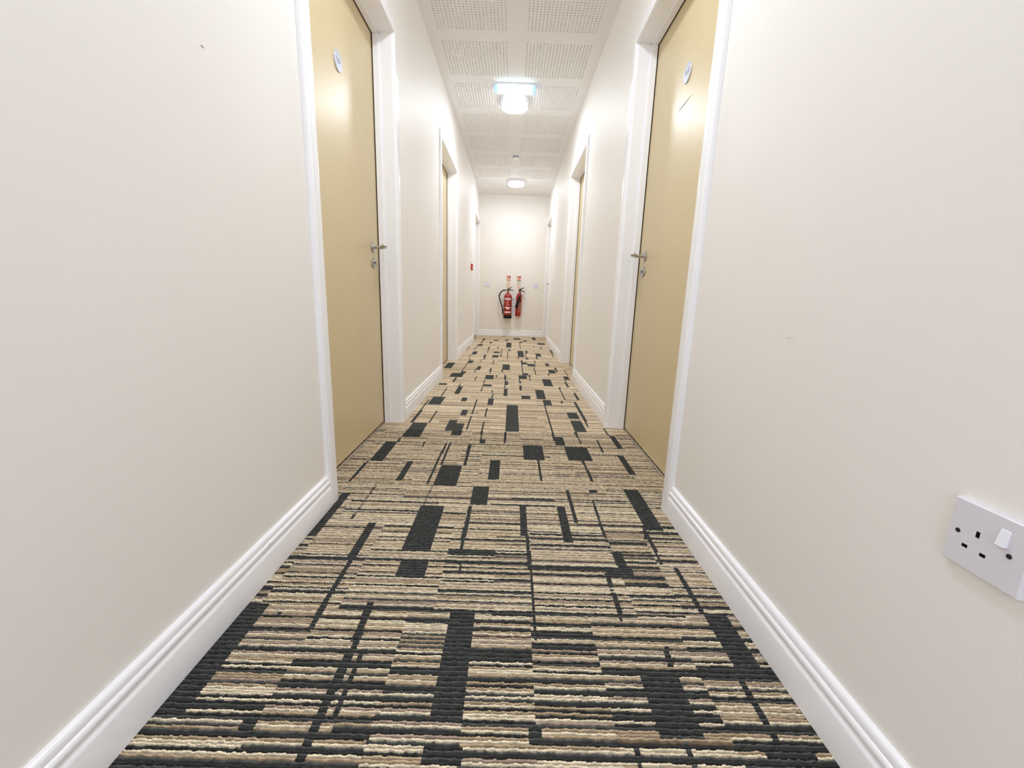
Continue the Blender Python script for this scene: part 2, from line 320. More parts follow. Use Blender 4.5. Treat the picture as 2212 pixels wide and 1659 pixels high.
def carpet():
    x0, x1 = XL-D-.03, XR+D+.03
    rng = np.random.RandomState(5)
    parts = []
    def zone(ya, yb, dx, kprof, loops):
        j0 = int(round((ya-YF0)/P_ROW)); j1 = int(round((yb-YF0)/P_ROW))
        nxc = int(round((x1-x0)/dx)); nr = j1-j0
        xs = x0 + np.arange(nxc+1)*dx
        ks = len(kprof)
        ys = (YF0 + (j0 + (np.arange(nr*ks+1))/ks)*P_ROW)
        prof = np.array(kprof*nr + [kprof[0]])
        rowid = np.minimum(np.arange(nr*ks+1)//ks, nr-1)
        X, Y = np.meshgrid(xs, ys)
        Z = np.repeat(prof[:, None], nxc+1, 1)
        if loops:
            prof[-1] = -.0014; Z[-1] = -.0014
            ph = rng.rand(nr)[rowid][:, None]
            lp = X/0.0085 + ph
            fr = lp - np.floor(lp)
            hgt = rng.rand(nr, int((x1-x0)/0.0085)+4)
            li = np.clip(np.floor(lp - np.floor(x0/0.0085)).astype(int), 0, hgt.shape[1]-1)
            hh = hgt[rowid[:, None], li]
            amp = (prof + .0060)/.0060
            Z = Z + amp[:, None]*(-.0019*np.abs(2*fr-1)**2 + .0016*(hh-.5))
            Z[-1] = -.0014
            dy = .0016*(hh-.5); dy[-1] = 0; dy[0] = 0
            Y = Y + dy
        V = np.stack([X, Y, Z], -1).reshape(-1, 3)
        nw = nxc+1
        i, j = np.meshgrid(np.arange(nxc), np.arange(nr*ks))
        a = (j*nw+i).ravel()
        F = np.stack([a, a+1, a+1+nw, a+nw], -1)
        fx = i.ravel(); fr_ = (j.ravel()//ks) + j0
        kk = j.ravel() % ks
        valley_shade = np.where(kk == 0, .66, np.where(kk == ks-1, .30, 1.0)) if loops else np.ones(len(F))
        return V, F, x0 + (fx+.5)*dx, fr_, valley_shade
    NROW = int(round((YE+.02-YF0)/P_ROW))
    yN = YF0 + round((2.3-YF0)/P_ROW)*P_ROW
    yend = YF0 + NROW*P_ROW
    gdx = .004
    C = carpet_pattern(NROW, int((x1-x0)/gdx)+2, x0, gdx)
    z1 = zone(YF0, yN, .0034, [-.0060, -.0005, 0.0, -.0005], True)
    z2 = zone(yN, yend, .01, [-.0014, 0.0], False)
    V = np.concatenate([z1[0], z2[0]]); F = np.concatenate([z1[1], z2[1]+len(z1[0])])
    fx = np.concatenate([z1[2], z2[2]]); fr = np.concatenate([z1[3], z2[3]])
    # plain carpet behind the photographer
    nb = len(V)
    V = np.concatenate([V, np.array([[x0, YB, -.001], [x1, YB, -.001], [x1, YF0, -.001], [x0, YF0, -.001]])])
    F = np.concatenate([F, np.array([[nb, nb+1, nb+2, nb+3]])])
    ci = C[np.clip(fr, 0, NROW-1), np.clip(((fx-x0)/gdx).astype(int), 0, C.shape[1]-1)]
    groove_shade = np.concatenate([z1[4], z2[4]])
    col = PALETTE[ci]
    # dark yarn alternates between charcoal and a greyer twist, row by row
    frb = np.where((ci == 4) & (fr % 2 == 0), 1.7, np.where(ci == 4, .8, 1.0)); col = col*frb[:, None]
    # shade in the grooves between rows of loops, put into the yarn colour
    col = col*groove_shade[:, None]
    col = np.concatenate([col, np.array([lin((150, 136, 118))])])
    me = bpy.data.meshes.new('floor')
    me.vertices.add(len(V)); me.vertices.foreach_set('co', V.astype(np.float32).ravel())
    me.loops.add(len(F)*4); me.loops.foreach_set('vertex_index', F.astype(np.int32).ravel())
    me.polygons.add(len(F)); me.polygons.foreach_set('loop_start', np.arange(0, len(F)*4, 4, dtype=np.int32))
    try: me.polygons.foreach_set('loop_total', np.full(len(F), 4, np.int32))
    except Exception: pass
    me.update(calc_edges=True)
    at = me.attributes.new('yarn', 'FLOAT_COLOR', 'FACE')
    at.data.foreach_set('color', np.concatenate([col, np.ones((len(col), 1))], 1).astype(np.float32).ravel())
    me.polygons.foreach_set('use_smooth', np.ones(len(F), bool))
    me.materials.append(M_CARPET)
    o = bpy.data.objects.new('floor', me); COL.objects.link(o); o.location.z = .0022
    tag(o, 'striped grey and beige loop pile carpet with charcoal blocks', 'carpet', kind='structure')
    o.location.z = 0.0
carpet()

# ------------------------------------------------------------------ ceiling: perforated plasterboard, two blocks of holes side by side
def ceiling():
    mod, blk = 0.6115, 0.4850
    n = 20; c = blk/n
    vs = []; fs = []; mi = []
    blocks = []
    B_END = 3.2967
    k = -4
    while True:
        y1 = B_END + k*mod; y0 = y1 - blk
        if y0 > YE: break
        if y0 > .3: blocks.append((y0, min(y1, YE)))
        k += 1
    bx = [(-0.5759, -0.0909), (0.0360, 0.5210)]
    def quad(xa, xb, ya, yb):
        o = len(vs); vs.extend([(xa, ya, H), (xb, ya, H), (xb, yb, H), (xa, yb, H)]); fs.append((o, o+3, o+2, o+1)); mi.append(0)
    xa, xb = XL-.02, XR+.02
    quad(xa, xb, YB-.05, blocks[0][0])
    r = .0062; dep = .011
    circ = [(r*math.cos(PI/4*i + PI*1.25), r*math.sin(PI/4*i + PI*1.25)) for i in range(8)]
    for bi, (y0, y1) in enumerate(blocks):
        nxt = blocks[bi+1][0] if bi+1 < len(blocks) else YE+.02
        y1e = min(y1, y0+blk)
        quad(xa, bx[0][0], y0, y1e); quad(bx[0][1], bx[1][0], y0, y1e); quad(bx[1][1], xb, y0, y1e)
        if nxt > y1e: quad(xa, xb, y1e, nxt)
        rows = int(round((y1e-y0)/c))
        for (p, q) in bx:
            for i in range(n):
                for j in range(rows):
                    cx = p+(i+.5)*c; cy = y0+(j+.5)*c; h = c/2
                    outer = [(-h,-h),(0,-h),(h,-h),(h,0),(h,h),(0,h),(-h,h),(-h,0)]
                    o = len(vs)
                    vs.extend([(cx+a, cy+b, H) for a, b in outer])
                    vs.extend([(cx+a, cy+b, H) for a, b in circ])
                    vs.extend([(cx+a, cy+b, H+dep) for a, b in circ])
                    for t in range(8):
                        t2 = (t+1) % 8
                        fs.append((o+t, o+8+t, o+8+t2, o+t2)); mi.append(0)
                        fs.append((o+8+t, o+16+t, o+16+t2, o+8+t2)); mi.append(0)
                    fs.append(tuple(o+16+t for t in range(8))); mi.append(1)
    # solid board above
    o = len(vs); vs.extend([(xa, YB-.05, H+.03), (xb, YB-.05, H+.03), (xb, YE+.05, H+.03), (xa, YE+.05, H+.03)]); fs.append((o, o+1, o+2, o+3)); mi.append(0)
    me = bpy.data.meshes.new('ceiling'); me.from_pydata(vs, [], fs); me.update()
    me.materials.append(M_CEIL); me.materials.append(M_TISSUE)
    me.polygons.foreach_set('material_index', mi)
    ob = bpy.data.objects.new('ceiling', me); COL.objects.link(ob)
    tag(ob, 'white ceiling with square blocks of small round perforations', 'ceiling', kind='structure')
ceiling()

# ------------------------------------------------------------------ walls
def side_wall(name, side):
    x = XL if side == 'L' else XR; s = -1 if side == 'L' else 1
    mb = MB(); y = YB
    xo = x + s*WT
    for a, b in OPEN[side]:
        g = 0.012
        mb.box((x, y, -.004), (xo, a-g, H+.02)); mb.box((x, a-g, HEAD+g), (xo, b+g, H+.02)); y = b+g
    mb.box((x, y, -.004), (xo, YE+.1, H+.02))
    o = mb.build(name, M_WALL, smooth=0)
    tag(o, 'long cream painted corridor wall on the %s, with three door openings' % ('left' if side == 'L' else 'right'), 'wall', kind='structure')
side_wall('wall_left', 'L'); side_wall('wall_right', 'R')
mb = MB(); mb.box((XL-.2, YE, -.004), (XR+.2, YE+.12, H+.03))
tag(mb.build('wall_end', M_WALL, smooth=0), 'cream end wall of the corridor behind the fire extinguishers', 'wall', kind='structure')
# ------------------------------------------------------------------ skirting
SKIRT = [(0.018, 0.0), (0.018, 0.0690), (0.0172, 0.0712), (0.0140, 0.0765), (0.0118, 0.0775), (0.0108, 0.0795), (0.0118, 0.0815), (0.0146, 0.0835),
         (0.0164, 0.0870), (0.0168, 0.0905), (0.0160, 0.0945), (0.0140, 0.0975), (0.0100, 0.0986), (0.0080, 0.0996), (0.0114, 0.1008), (0.0114, 0.1060), (0.0102, 0.1115), (0.0070, 0.1148), (0.0, 0.1160)]
def skirt(name, axis, wall, s, a, b, label):
    """runs along axis from a to b in front of the plane 'wall'; s = direction the profile points to"""
    mb = MB(); vs = []; n = len(SKIRT)
    for t in (a, b):
        for d, z in SKIRT + [(-.001, .116), (-.001, 0)]:
            vs.append((wall+s*d, t, z) if axis == 'Y' else (t, wall+s*d, z))
    m = n+2
    fs = [(i, (i+1) % m, m+(i+1) % m, m+i) for i in range(m)] + [tuple(range(m)), tuple(range(m, 2*m))]
    mb.add(vs, fs)
    o = mb.build(name, M_TRIM, smooth=50)
    tag(o, label, 'skirting board', kind='structure')
for side, nm, x, s in (('L', 'baseboard_left', XL, 1), ('R', 'baseboard_right', XR, -1)):
    ys = YB
    word = 'left' if side == 'L' else 'right'
    wh = ['before the nearest %s door' % word, 'between the nearest and middle %s doors' % word, 'between the middle and far %s doors' % word]
    for (a, b), w in zip(OPEN[side], wh):
        skirt(nm, 'Y', x, s, ys, a-.005-AW, 'white moulded skirting board along the %s wall %s' % (word, w)); ys = b+.005+AW
skirt('baseboard_end', 'X', YE, -1, XL+.001, XR-.001, 'white moulded skirting board across the end wall')

# small marks in the paint
for nm, par, cx, cy, cz, sx, sy, sz in (('chip', 'wall_left', XL, .978, 1.250, .0006, .0035, .0018), ('chip', 'wall_right', XR, .905, .700, .0006, .012, .0008), ('nail_hole', 'baseboard_left', XL+.0164, 1.013, .094, .0006, .0018, .0012)):
    mb = MB(); mb.tube([(cx, cy-sy, cz), (cx, cy, cz+sz*.4), (cx, cy+sy, cz-sz*.3)], sz, n=8, flat=.4)
    o = mb.build(nm, M_MARK if nm == 'chip' else M_DARK, bpy.data.objects[par]); tag(o, 'small grey scuff' if nm == 'chip' else 'tiny dark nail hole')

# ------------------------------------------------------------------ doors
ARCH = [(0.0, 0.0), (0.0, 0.0125), (0.0015, 0.0160), (0.0045, 0.0178), (0.009, 0.018), (0.036, 0.018), (0.0375, 0.0165), (0.0390, 0.0155), (0.0405, 0.0170), (0.0440, 0.0180),
        (0.0490, 0.0172), (0.0525, 0.0150), (0.0535, 0.0135), (0.0565, 0.0130), (0.058, 0.0110), (0.058, 0.0)]
def door(idx, side, a, b, word, handle_far=True, last=False):
    x = XL if side == 'L' else XR; s = 1 if side == 'L' else -1      # s points into the corridor
    root = empty('door_%d' % idx, (x, (a+b)/2, 0))
    off = Vector((x, (a+b)/2, 0))
    def fin(mb, name, mt, par=root, **k):
        mb.v = [tuple(Vector(v)-off) for v in mb.v]
        return mb.build(name, mt, par, **k)
    # lining with a stop: jambs and head
    xf, xb = x+s*.001, x-s*(WT-.005)
    xs = x-s*D                                     # plane of the leaf
    lin_t, stop = .012, .010
    mb = MB()
    def U(x0, x1, t0, t1):
        mb.box((x0, a-t0, .0), (x1, a+t1, HEAD+t0)); mb.box((x0, b-t1, .0), (x1, b+t0, HEAD+t0)); mb.box((x0, a, HEAD-t1), (x1, b, HEAD+t0))
    U(xf, xb, lin_t, 0.0)
    fin(mb, 'door_lining', M_TRIM, smooth=0)
    mb = MB()
    U(xs+s*.0045, xs+s*.036, 0.0, stop)
    fin(mb, 'door_stop', M_TRIM, smooth=30, bevel=.002)
    mb = MB()
    for t0, t1 in ((.003, .0094),):
        xa_, xb_ = xs+s*.0003, xs+s*.0044
        mb.box((xa_, a+t0, .006), (xb_, a+t1, HEAD-t0)); mb.box((xa_, b-t1, .006), (xb_, b-t0, HEAD-t0)); mb.box((xa_, a+t1, HEAD-t1), (xb_, b-t1, HEAD-t0))
    tag(fin(mb, 'smoke_seal', M_SEAL, smooth=0), 'dark brown seal line round the leaf')
    # architrave swept round the opening
    mb = MB(); r = .005; n = len(ARCH); vs = []
    bleg = 'none' if last else 'full'
    for st in range(4):
        for u, t in ARCH:
            e = r+u
            p = [(a-e, 0.0), (a-e, HEAD+e), (b+e, HEAD+e), (b+e, 0.0)][st]
            yy = min(p[0], YE-.001)
            vs.append((x+s*t, yy, p[1]))
    fs = []
    for st in range(3):
        fs += [(st*n+i, st*n+i+1, (st+1)*n+i+1, (st+1)*n+i) for i in range(n-1)]
        fs += [(st*n+n-1, st*n, (st+1)*n, (st+1)*n+n-1)]
    fs += [tuple(range(n)), tuple(range(3*n, 4*n))]
    mb.add(vs, fs)
    fin(mb, 'architrave', M_TRIM, smooth=40)
    # leaf
    mb = MB(); gap = .003
    mb.box((xs, a+gap, .010), (xs-s*.044, b-gap, HEAD-gap))
    leaf = fin(mb, 'door_leaf', [M_DOOR], smooth=30, bevel=.0012, seg=1)
    mb = MB(); mb.box((xs+s*.010, a+.001, .0005), (xs+s*.003, b-.001, .0045)); mb.box((xs-s*.012, a+.001, .0002), (xs-s*.022, b-.001, .0099), 1)
    tag(fin(mb, 'threshold_strip', [M_STRIP, M_SEAL], smooth=0), 'thin metal strip under the door leaf')
    # handle
    ys = b-.103 if handle_far else a+.103
    dr = -1 if handle_far else 1
    zh = 0.998
    mb = MB()
    R = Matrix.Rotation(PI/2*s, 3, 'Y')
    mb.lathe([(.0255, 0), (.027, .002), (.027, .007), (.0255, .009), (.012, .0095), (.0115, .012)], n=40, mat=R, center=(xs, ys, zh))
    hd = fin(mb, 'door_handle', M_STEEL, smooth=35); tag(hd, 'satin steel lever handle on a round rose')
    mb = MB()
    sc = 1.0 if handle_far else .62
    pts = [(.010, 0), (.035, 0), (.052, .002), (.063, .012), (.072, .028), (.079, .048), (.086, .072), (.091, .096), (.094, .115)]
    mb.tube([(xs+s*p*sc, ys+dr*q*(sc if sc == 1 else .8), zh-.0005*i) for i, (p, q) in enumerate(pts)], [.0105, .0105, .011, .0115, .012, .0125, .013, .013, .012], n=20, flat=.78)
    lv = fin(mb, 'lever', M_STEEL, par=hd, smooth=50)
    mb = MB()
    zk = zh-.081
    mb.lathe([(.0255, 0), (.027, .002), (.027, .007), (.0255, .009), (.014, .0092), (.014, .006)], n=40, mat=R, center=(xs, ys+.002, zk))
    esc = fin(mb, 'keyhole_plate', M_STEEL, smooth=35); tag(esc, 'round steel plate round the lock cylinder')
    mb = MB(); mb.lathe([(.0085, 0), (.0085, .019), (.0075, .020)], n=24, mat=R, center=(xs, ys+.002, zk+.006))
    mb.box((xs, ys-.003, zk-.020), (xs+s*.019, ys+.007, zk-.001))
    mb.box((xs+s*.0192, ys+.0012, zk-.012), (xs+s*.0196, ys+.0028, zk+.008), 1)
    fin(mb, 'lock_cylinder', [M_STEEL, M_DARK], par=esc, smooth=30)
    # number disc
    if idx in (1, 2):
        yc, zc = (1.950, 1.690) if side == 'L' else (1.970, 1.701)
        mb = MB()
        mb.lathe([(.0375, 0), (.0385, .0006), (.0385, .0040), (.0378, .0048), (.0, .0050)], n=56, mat=R, center=(xs, yc, zc))
        dc = fin(mb, 'number_disc', [M_DISC], smooth=30); tag(dc, 'small round silver disc with faint worn marking')
        mb = MB()
        for (p, q, w, h) in ((-.016, .002, .003, .017), (-.008, .002, .007, .003), (-.006, -.004, .003, .008), (.003, .001, .003, .015), (.008, -.005, .008, .003), (.013, .002, .003, .014)):
            mb.box((xs+s*.0049, yc+p-w/2, zc+q-h/2), (xs+s*.0054, yc+p+w/2, zc+q+h/2))
        fin(mb, 'marking', M_DISCINK, par=dc, smooth=0)
    if idx == 2:
        mb = MB(); mb.tube([(xs+s*.0001, 2.036, 1.582), (xs+s*.0001, 1.985, 1.584), (xs+s*.0001, 1.905, 1.590)], [.0012, .0022, .0008], n=8, flat=.5)
        tag(fin(mb, 'scratch', M_SCRATCH, smooth=30), 'pale curved scratch in the veneer')
    # room side is closed off behind the leaf
    tag(root, '%s pale veneer door in a white frame on the %s' % (word, 'left' if side == 'L' else 'right'), 'door', kind='structure')
    return root
door(1, 'L', *OPEN['L'][0], 'nearest'); door(2, 'R', *OPEN['R'][0], 'nearest')
door(3, 'L', *OPEN['L'][1], 'middle', handle_far=False); door(4, 'R', *OPEN['R'][1], 'middle', handle_far=False)
door(5, 'L', *OPEN['L'][2], 'farthest', handle_far=False, last=True); door(6, 'R', *OPEN['R'][2], 'farthest', handle_far=True, last=True)

# ------------------------------------------------------------------ ceiling lights
def ceiling_light(x, y, label):
    root = empty('ceiling_light', (x, y, H))
    mb = MB(); mb.lathe([(.0, 0), (.134, 0), (.1355, -.004), (.1355, -.026), (.133, -.030), (.122, -.031), (.0, -.031)][1:-1], n=72)
    mb.build('base', M_LAMPWHITE, root, smooth=35)
    mb = MB(); mb.lathe([(.1225, -.029), (.1225, -.058), (.1205, -.063)], n=72)
    tag(mb.build('drum_side', M_DRUM, root, smooth=60), 'softly glowing drum wall')
    mb = MB(); mb.lathe([(.1205, -.0632), (.117, -.0680), (.108, -.0715), (.08, -.0750), (.04, -.0765), (.002, -.077)], n=72)
    tag(mb.build('diffuser', M_DIFF, root, smooth=60), 'brightly glowing opal face')
    tag(root, label, 'ceiling light', 'round ceiling lights')
    return root
L1 = ceiling_light(-.039, 4.334, 'round white drum ceiling light directly behind the glowing rectangular bar')
copy_tree(L1, (-.004, 7.10, H), 'round white drum ceiling light nearest the end wall', 'round ceiling lights')
copy_tree(L1, (-.03, 1.53, H), 'round white drum ceiling light between the two nearest doors, above the picture', 'round ceiling lights')

def emergency():
    root = empty('emergency_light', (-.036, 4.048, H))
    mb = MB(); mb.box((-.170, -.048, -.018), (.170, .048, 0)); mb.build('housing', M_LAMPWHITE, root, bevel=.006, seg=3)
    mb = MB(); mb.box((-.148, -.044, -.056), (.148, .044, -.018))
    tag(mb.build('diffuser', M_BARDIFF, root, bevel=.008, seg=3), 'bluish white glowing cover')
    for u in (-1, 1):
        mb = MB(); mb.box((u*.1485, -.043, -.053), (u*.176, .043, -.018)); tag(mb.build('cover_end', M_BAREND, root, bevel=.006, seg=3), 'pale blue translucent end')
    tag(root, 'rectangular glowing emergency light bar on the ceiling, in front of a round light', 'emergency light')
emergency()

def detector():
    root = empty('smoke_detector', (-.019, 5.86, H))
    mb = MB(); mb.lathe([(.052, 0), (.052, -.010), (.050, -.014), (.046, -.016)], n=48); mb.build('base', M_LAMPWHITE, root)
    mb = MB(); mb.lathe([(.040, -.015), (.040, -.040), (.034, -.047), (.018, -.050), (.001, -.051)], n=48); mb.build('sensor_head', M_LAMPWHITE, root)
    # dark vents round the head, in two rows
    for z0, z1, rr in ((-.020, -.0265, .0412), (-.0300, -.0365, .0408)):
        for k in range(8):
            a0 = 2*PI*k/8 + .10; a1 = 2*PI*(k+1)/8 - .10
            mb = MB(); vs = []; m = 8
            for i in range(m+1):
                a = a0+(a1-a0)*i/m
                for r_, z in ((rr, z0), (rr, z1), (.036, z1), (.036, z0)): vs.append((r_*math.cos(a), r_*math.sin(a), z))
            fs = []
            for i in range(m):
                for q in range(4): fs.append((i*4+q, i*4+(q+1) % 4, i*4+4+(q+1) % 4, i*4+4+q))
            fs += [(0, 1, 2, 3), tuple(m*4+q for q in range(4))]
            mb.add(vs, fs); tag(mb.build('vent', M_DARK, root, smooth=30), 'dark slot')
    mb = MB(); mb.lathe([(.0025, -.049), (.0025, -.053), (.001, -.054)], n=12, center=(0, -.020, 0)); tag(mb.build('indicator', M_CALLRED, root), 'tiny red indicator')
    tag(root, 'white smoke detector with black vents on the ceiling between the two round lights', 'smoke detector')
detector()

# ------------------------------------------------------------------ socket on the near right wall
def plate_mesh(mb, w, h, t, r=.004, holes=()):
    """rounded plate in local coordinates: x = across, z = up, y = out of wall (towards -y)"""
    pass
def socket():
    # local frame: u along the wall (away from camera = +Y), z up, out = -X
    Y0, Z0_ = .4662, .4880
    root = empty('electrical_outlet', (XR, Y0, Z0_))
    hw = .0425
    holes = [(.0085, .0085, .0026, .0040), ]
    # faceplate as a grid with real recesses (u, z, half width, half height)
    rec = [(.0092, .0072, .0022, .0041), (.0200, -.0145, .0034, .0022), (-.0010, -.0150, .0034, .0022)]
    us = sorted({-hw, hw} | {r[0]-r[2] for r in rec} | {r[0]+r[2] for r in rec})
    zs = sorted({-hw, hw} | {r[1]-r[3] for r in rec} | {r[1]+r[3] for r in rec})
    mb = MB(); T = .0085
    def isrec(u, z): return any(abs(u-r[0]) < r[2] and abs(z-r[1]) < r[3] for r in rec)
    for i in range(len(us)-1):
        for j in range(len(zs)-1):
            u0, u1, z0, z1 = us[i], us[i+1], zs[j], zs[j+1]
            if isrec((u0+u1)/2, (z0+z1)/2): continue
            mb.add([(-T, u0, z0), (-T, u1, z0), (-T, u1, z1), (-T, u0, z1)], [(0, 1, 2, 3)])
    for u, z, a, b in rec:
        p = [(u-a, z-b), (u+a, z-b), (u+a, z+b), (u-a, z+b)]
        vs = [(-T, *q) for q in p] + [(-.0005, *q) for q in p]
        mb.add(vs, [(0, 1, 5, 4), (1, 2, 6, 5), (2, 3, 7, 6), (3, 0, 4, 7)], 1); mb.add(vs[4:], [(0, 1, 2, 3)], 1)
    # edge: sides slope back to the wall with a soft front edge
    ring0 = [(-hw, -hw), (hw, -hw), (hw, hw), (-hw, hw)]
    e1 = hw+.0012; e2 = hw+.0016
    vs = [(-T, *q) for q in ring0] + [(-T+.0014, q[0]/hw*e1, q[1]/hw*e1) for q in ring0] + [(0, q[0]/hw*e2, q[1]/hw*e2) for q in ring0]
    fs = []
    for k in range(4):
        k2 = (k+1) % 4
        fs += [(k, k2, 4+k2, 4+k), (4+k, 4+k2, 8+k2, 8+k)]
    mb.add(vs, fs)
    mb.build('faceplate', [M_SOCKET, M_HOLE], root, smooth=0)
    # countersunk screws
    for u in (.0315, -.0262):
        mb = MB(); R = Matrix.Rotation(-PI/2, 3, 'Y')
        mb.lathe([(.0030, T+.00015), (.0030, T+.0004), (.0021, T-.0002+.0006), (.0020, T+.0003)], n=24, mat=R, center=(0, u, .0008))
        tag(mb.build('screw', M_HOLE, root, smooth=30), 'dark screw')
    # rocker, tilted: lower end stands out
    mb = MB()
    a, b = .0052, .0105; uc, zc = -.0170, .0190
    p = [(uc-a, zc-b), (uc+a, zc-b), (uc+a, zc+b), (uc-a, zc+b)]
    vs = [(-T+.001, *q) for q in p] + [(-T-.0052, *p[0]), (-T-.0052, *p[1]), (-T-.0006, *p[2]), (-T-.0006, *p[3])]
    mb.add(vs, [(0, 1, 2, 3), (4, 5, 6, 7), (0, 1, 5, 4), (1, 2, 6, 5), (2, 3, 7, 6), (3, 0, 4, 7)])
    tag(mb.build('switch_rocker', M_ROCKER, root, smooth=30, bevel=.0009), 'brighter white rocker')
    tag(root, 'white single wall socket with a rocker switch on the near right wall', 'socket')
socket()

# ------------------------------------------------------------------ plates on the end wall and the side walls
def blank_plate(x, z, label):
    root = empty('blank_plate', (x, YE, z))
    mb = MB(); mb.box((-.043, -.010, -.043), (.043, 0, .043)); mb.build('plate', M_PLASTIC, root, bevel=.003, seg=3)
    for u in (-.030, .030):
        mb = MB(); mb.lathe([(.003, .0100), (.003, .0106), (.001, .0108)], n=16, mat=Matrix.Rotation(PI/2, 3, 'X'), center=(u, 0, 0)); mb.build('screw_cap', M_ROCKER, root)
    tag(root, label, 'wall plate', 'blank plates on the end wall')
    return root
pl = blank_plate(-.4875, .9668, 'blank white square plate on the end wall, left of the fire extinguishers')
copy_tree(pl, (.4257, YE, .9677), 'blank white square plate on the end wall, right of the fire extinguishers', 'blank plates on the end wall')
def side_plate():
    root = empty('wall_plate', (XL, 5.298, .482))
    mb = MB(); mb.box((0, -.043, -.043), (.009, .043, .043)); mb.build('plate', M_PLASTIC, root, bevel=.003)
    mb = MB(); mb.box((.0085, -.006, -.012), (.0125, .006, .012)); mb.build('rocker', M_ROCKER, root, bevel=.001)
    tag(root, 'white switch plate low on the left wall past the middle left door', 'wall plate')
side_plate()
def call_point():
    root = empty('fire_call_point', (XL, 6.60, 1.174))
    mb = MB(); mb.box((0, -.045, -.047), (.030, .045, .047)); tag(mb.build('housing', M_CALLRED, root, bevel=.005, seg=3), 'red box')
    mb = MB(); mb.box((.0295, -.028, -.026), (.0315, .028, .020)); tag(mb.build('press_panel', M_LABELWHITE, root), 'white press panel')
    tag(root, 'small red fire alarm call point on the left wall before the far door', 'fire alarm call point')
    mb = MB(); mb.box((0, -.05, -.095), (.004, .05, .095))
    o = mb.build('call_point_sign', [M_SIGNCREAM], smooth=30, bevel=.001); o.location = (XL, 6.60, 1.320)
    mb2 = MB(); mb2.box((.004, -.044, -.088), (.0046, .044, -.060)); tag(mb2.build('pink_field', M_SIGNPINK, o, smooth=0), 'pale pink lower field')
    tag(o, 'slim upright sign above the red fire alarm call point on the left wall', 'sign')
call_point()

# ------------------------------------------------------------------ signs over the extinguishers
def text_mesh(txt, size, mt, name, parent, loc, bend=None, sx=1.0):
    cu = bpy.data.curves.new('t', 'FONT'); cu.body = txt; cu.size = size; cu.align_x = 'CENTER'; cu.align_y = 'CENTER'; cu.extrude = .0002
    ob = bpy.data.objects.new('t', cu); COL.objects.link(ob)
    bpy.context.view_layer.update()
    me = bpy.data.meshes.new_from_object(ob.evaluated_get(bpy.context.evaluated_depsgraph_get()))
    bpy.data.objects.remove(ob)
    me.name = name
    for v in me.vertices:
        x, y, z = v.co.x*sx, v.co.y, v.co.z
        if bend:
            a = x/bend; v.co = (math.sin(a)*(bend+z), -math.cos(a)*(bend+z), y)
        else: v.co = (x, -z, y)
    me.materials.clear(); me.materials.append(mt)
    o = bpy.data.objects.new(name, me); COL.objects.link(o); o.parent = parent; o.location = loc
    return o
def sign(x, band, green_h, label):
    w = .0375
    z0 = 1.013
    mb = MB(); mb.box((-w, -.003, -.122), (w, 0, .122))
    root = mb.build('extinguisher_sign', M_SIGNCREAM, smooth=30, bevel=.001); root.location = (x, YE, z0)
    f = -.0034
    def q(name, m, x0, x1, za, zb, lab=None, par=root, y=f):
        b_ = MB(); b_.box((x0, y, za-z0), (x1, -.002, zb-z0)); o = b_.build(name, m, par, smooth=0)
        if lab: o['label'] = lab
        return o
    p = q('pictogram', M_REDSIGN, -w+.002, w-.002, 1.062, 1.128, 'red square with white extinguisher and flame')
    # white extinguisher body and flame strip
    b_ = MB(); b_.box((-.022, -.0038, 1.064-z0), (-.006, -.003, 1.108-z0)); b_.box((-.018, -.0038, 1.108-z0), (-.010, -.003, 1.114-z0)); b_.box((-.018, -.0038, 1.114-z0), (.001, -.003, 1.118-z0)); b_.box((-.002, -.0038, 1.098-z0), (.001, -.003, 1.118-z0))
    b_.build('extinguisher_symbol', M_SIGNCREAM, p, smooth=0)
    b_ = MB(); zz = z0
    b_.add([(.010, -.0038, 1.064-zz), (.031, -.0038, 1.064-zz), (.031, -.0038, 1.080-zz), (.027, -.0038, 1.108-zz), (.022, -.0038, 1.090-zz), (.018, -.0038, 1.102-zz), (.012, -.0038, 1.086-zz)], [(0, 1, 2, 3, 4, 5, 6)])
    tag(b_.build('flame_symbol', M_SIGNPINK, p, smooth=0), 'pink white flame')
    q('colour_band', band[0], -w+.001, w-.001, 1.036, 1.052, band[1])
    q('upper_panel', M_SIGNGREEN, -w+.002, w-.002, 1.026-green_h, 1.026, 'pale green panel')
    q('lower_panel', M_SIGNPINK, -w+.006, w-.006, .897, 1.022-green_h, 'pale pink panel')
    b_ = MB()
    random.seed(int(green_h*1e4))
    for i in range(9):
        zz = 1.020-i*.013-z0; L = random.uniform(.006, .012)
        b_.box((-w+.003, -.0038, zz-.004), (-w+.003+L, -.003, zz))
    tag(b_.build('small_print', M_INK, root, smooth=0), 'small grey marks down the left edge')
    tag(root, label, 'sign', 'signs over the fire extinguishers')
sign(-.0885, (M_REDBAR, 'red band'), .020, 'fire extinguisher sign with a red band, above the wide extinguisher')
sign(.1045, (M_BLACKBAR, 'dark band'), .050, 'fire extinguisher sign with a dark band, above the slim extinguisher')

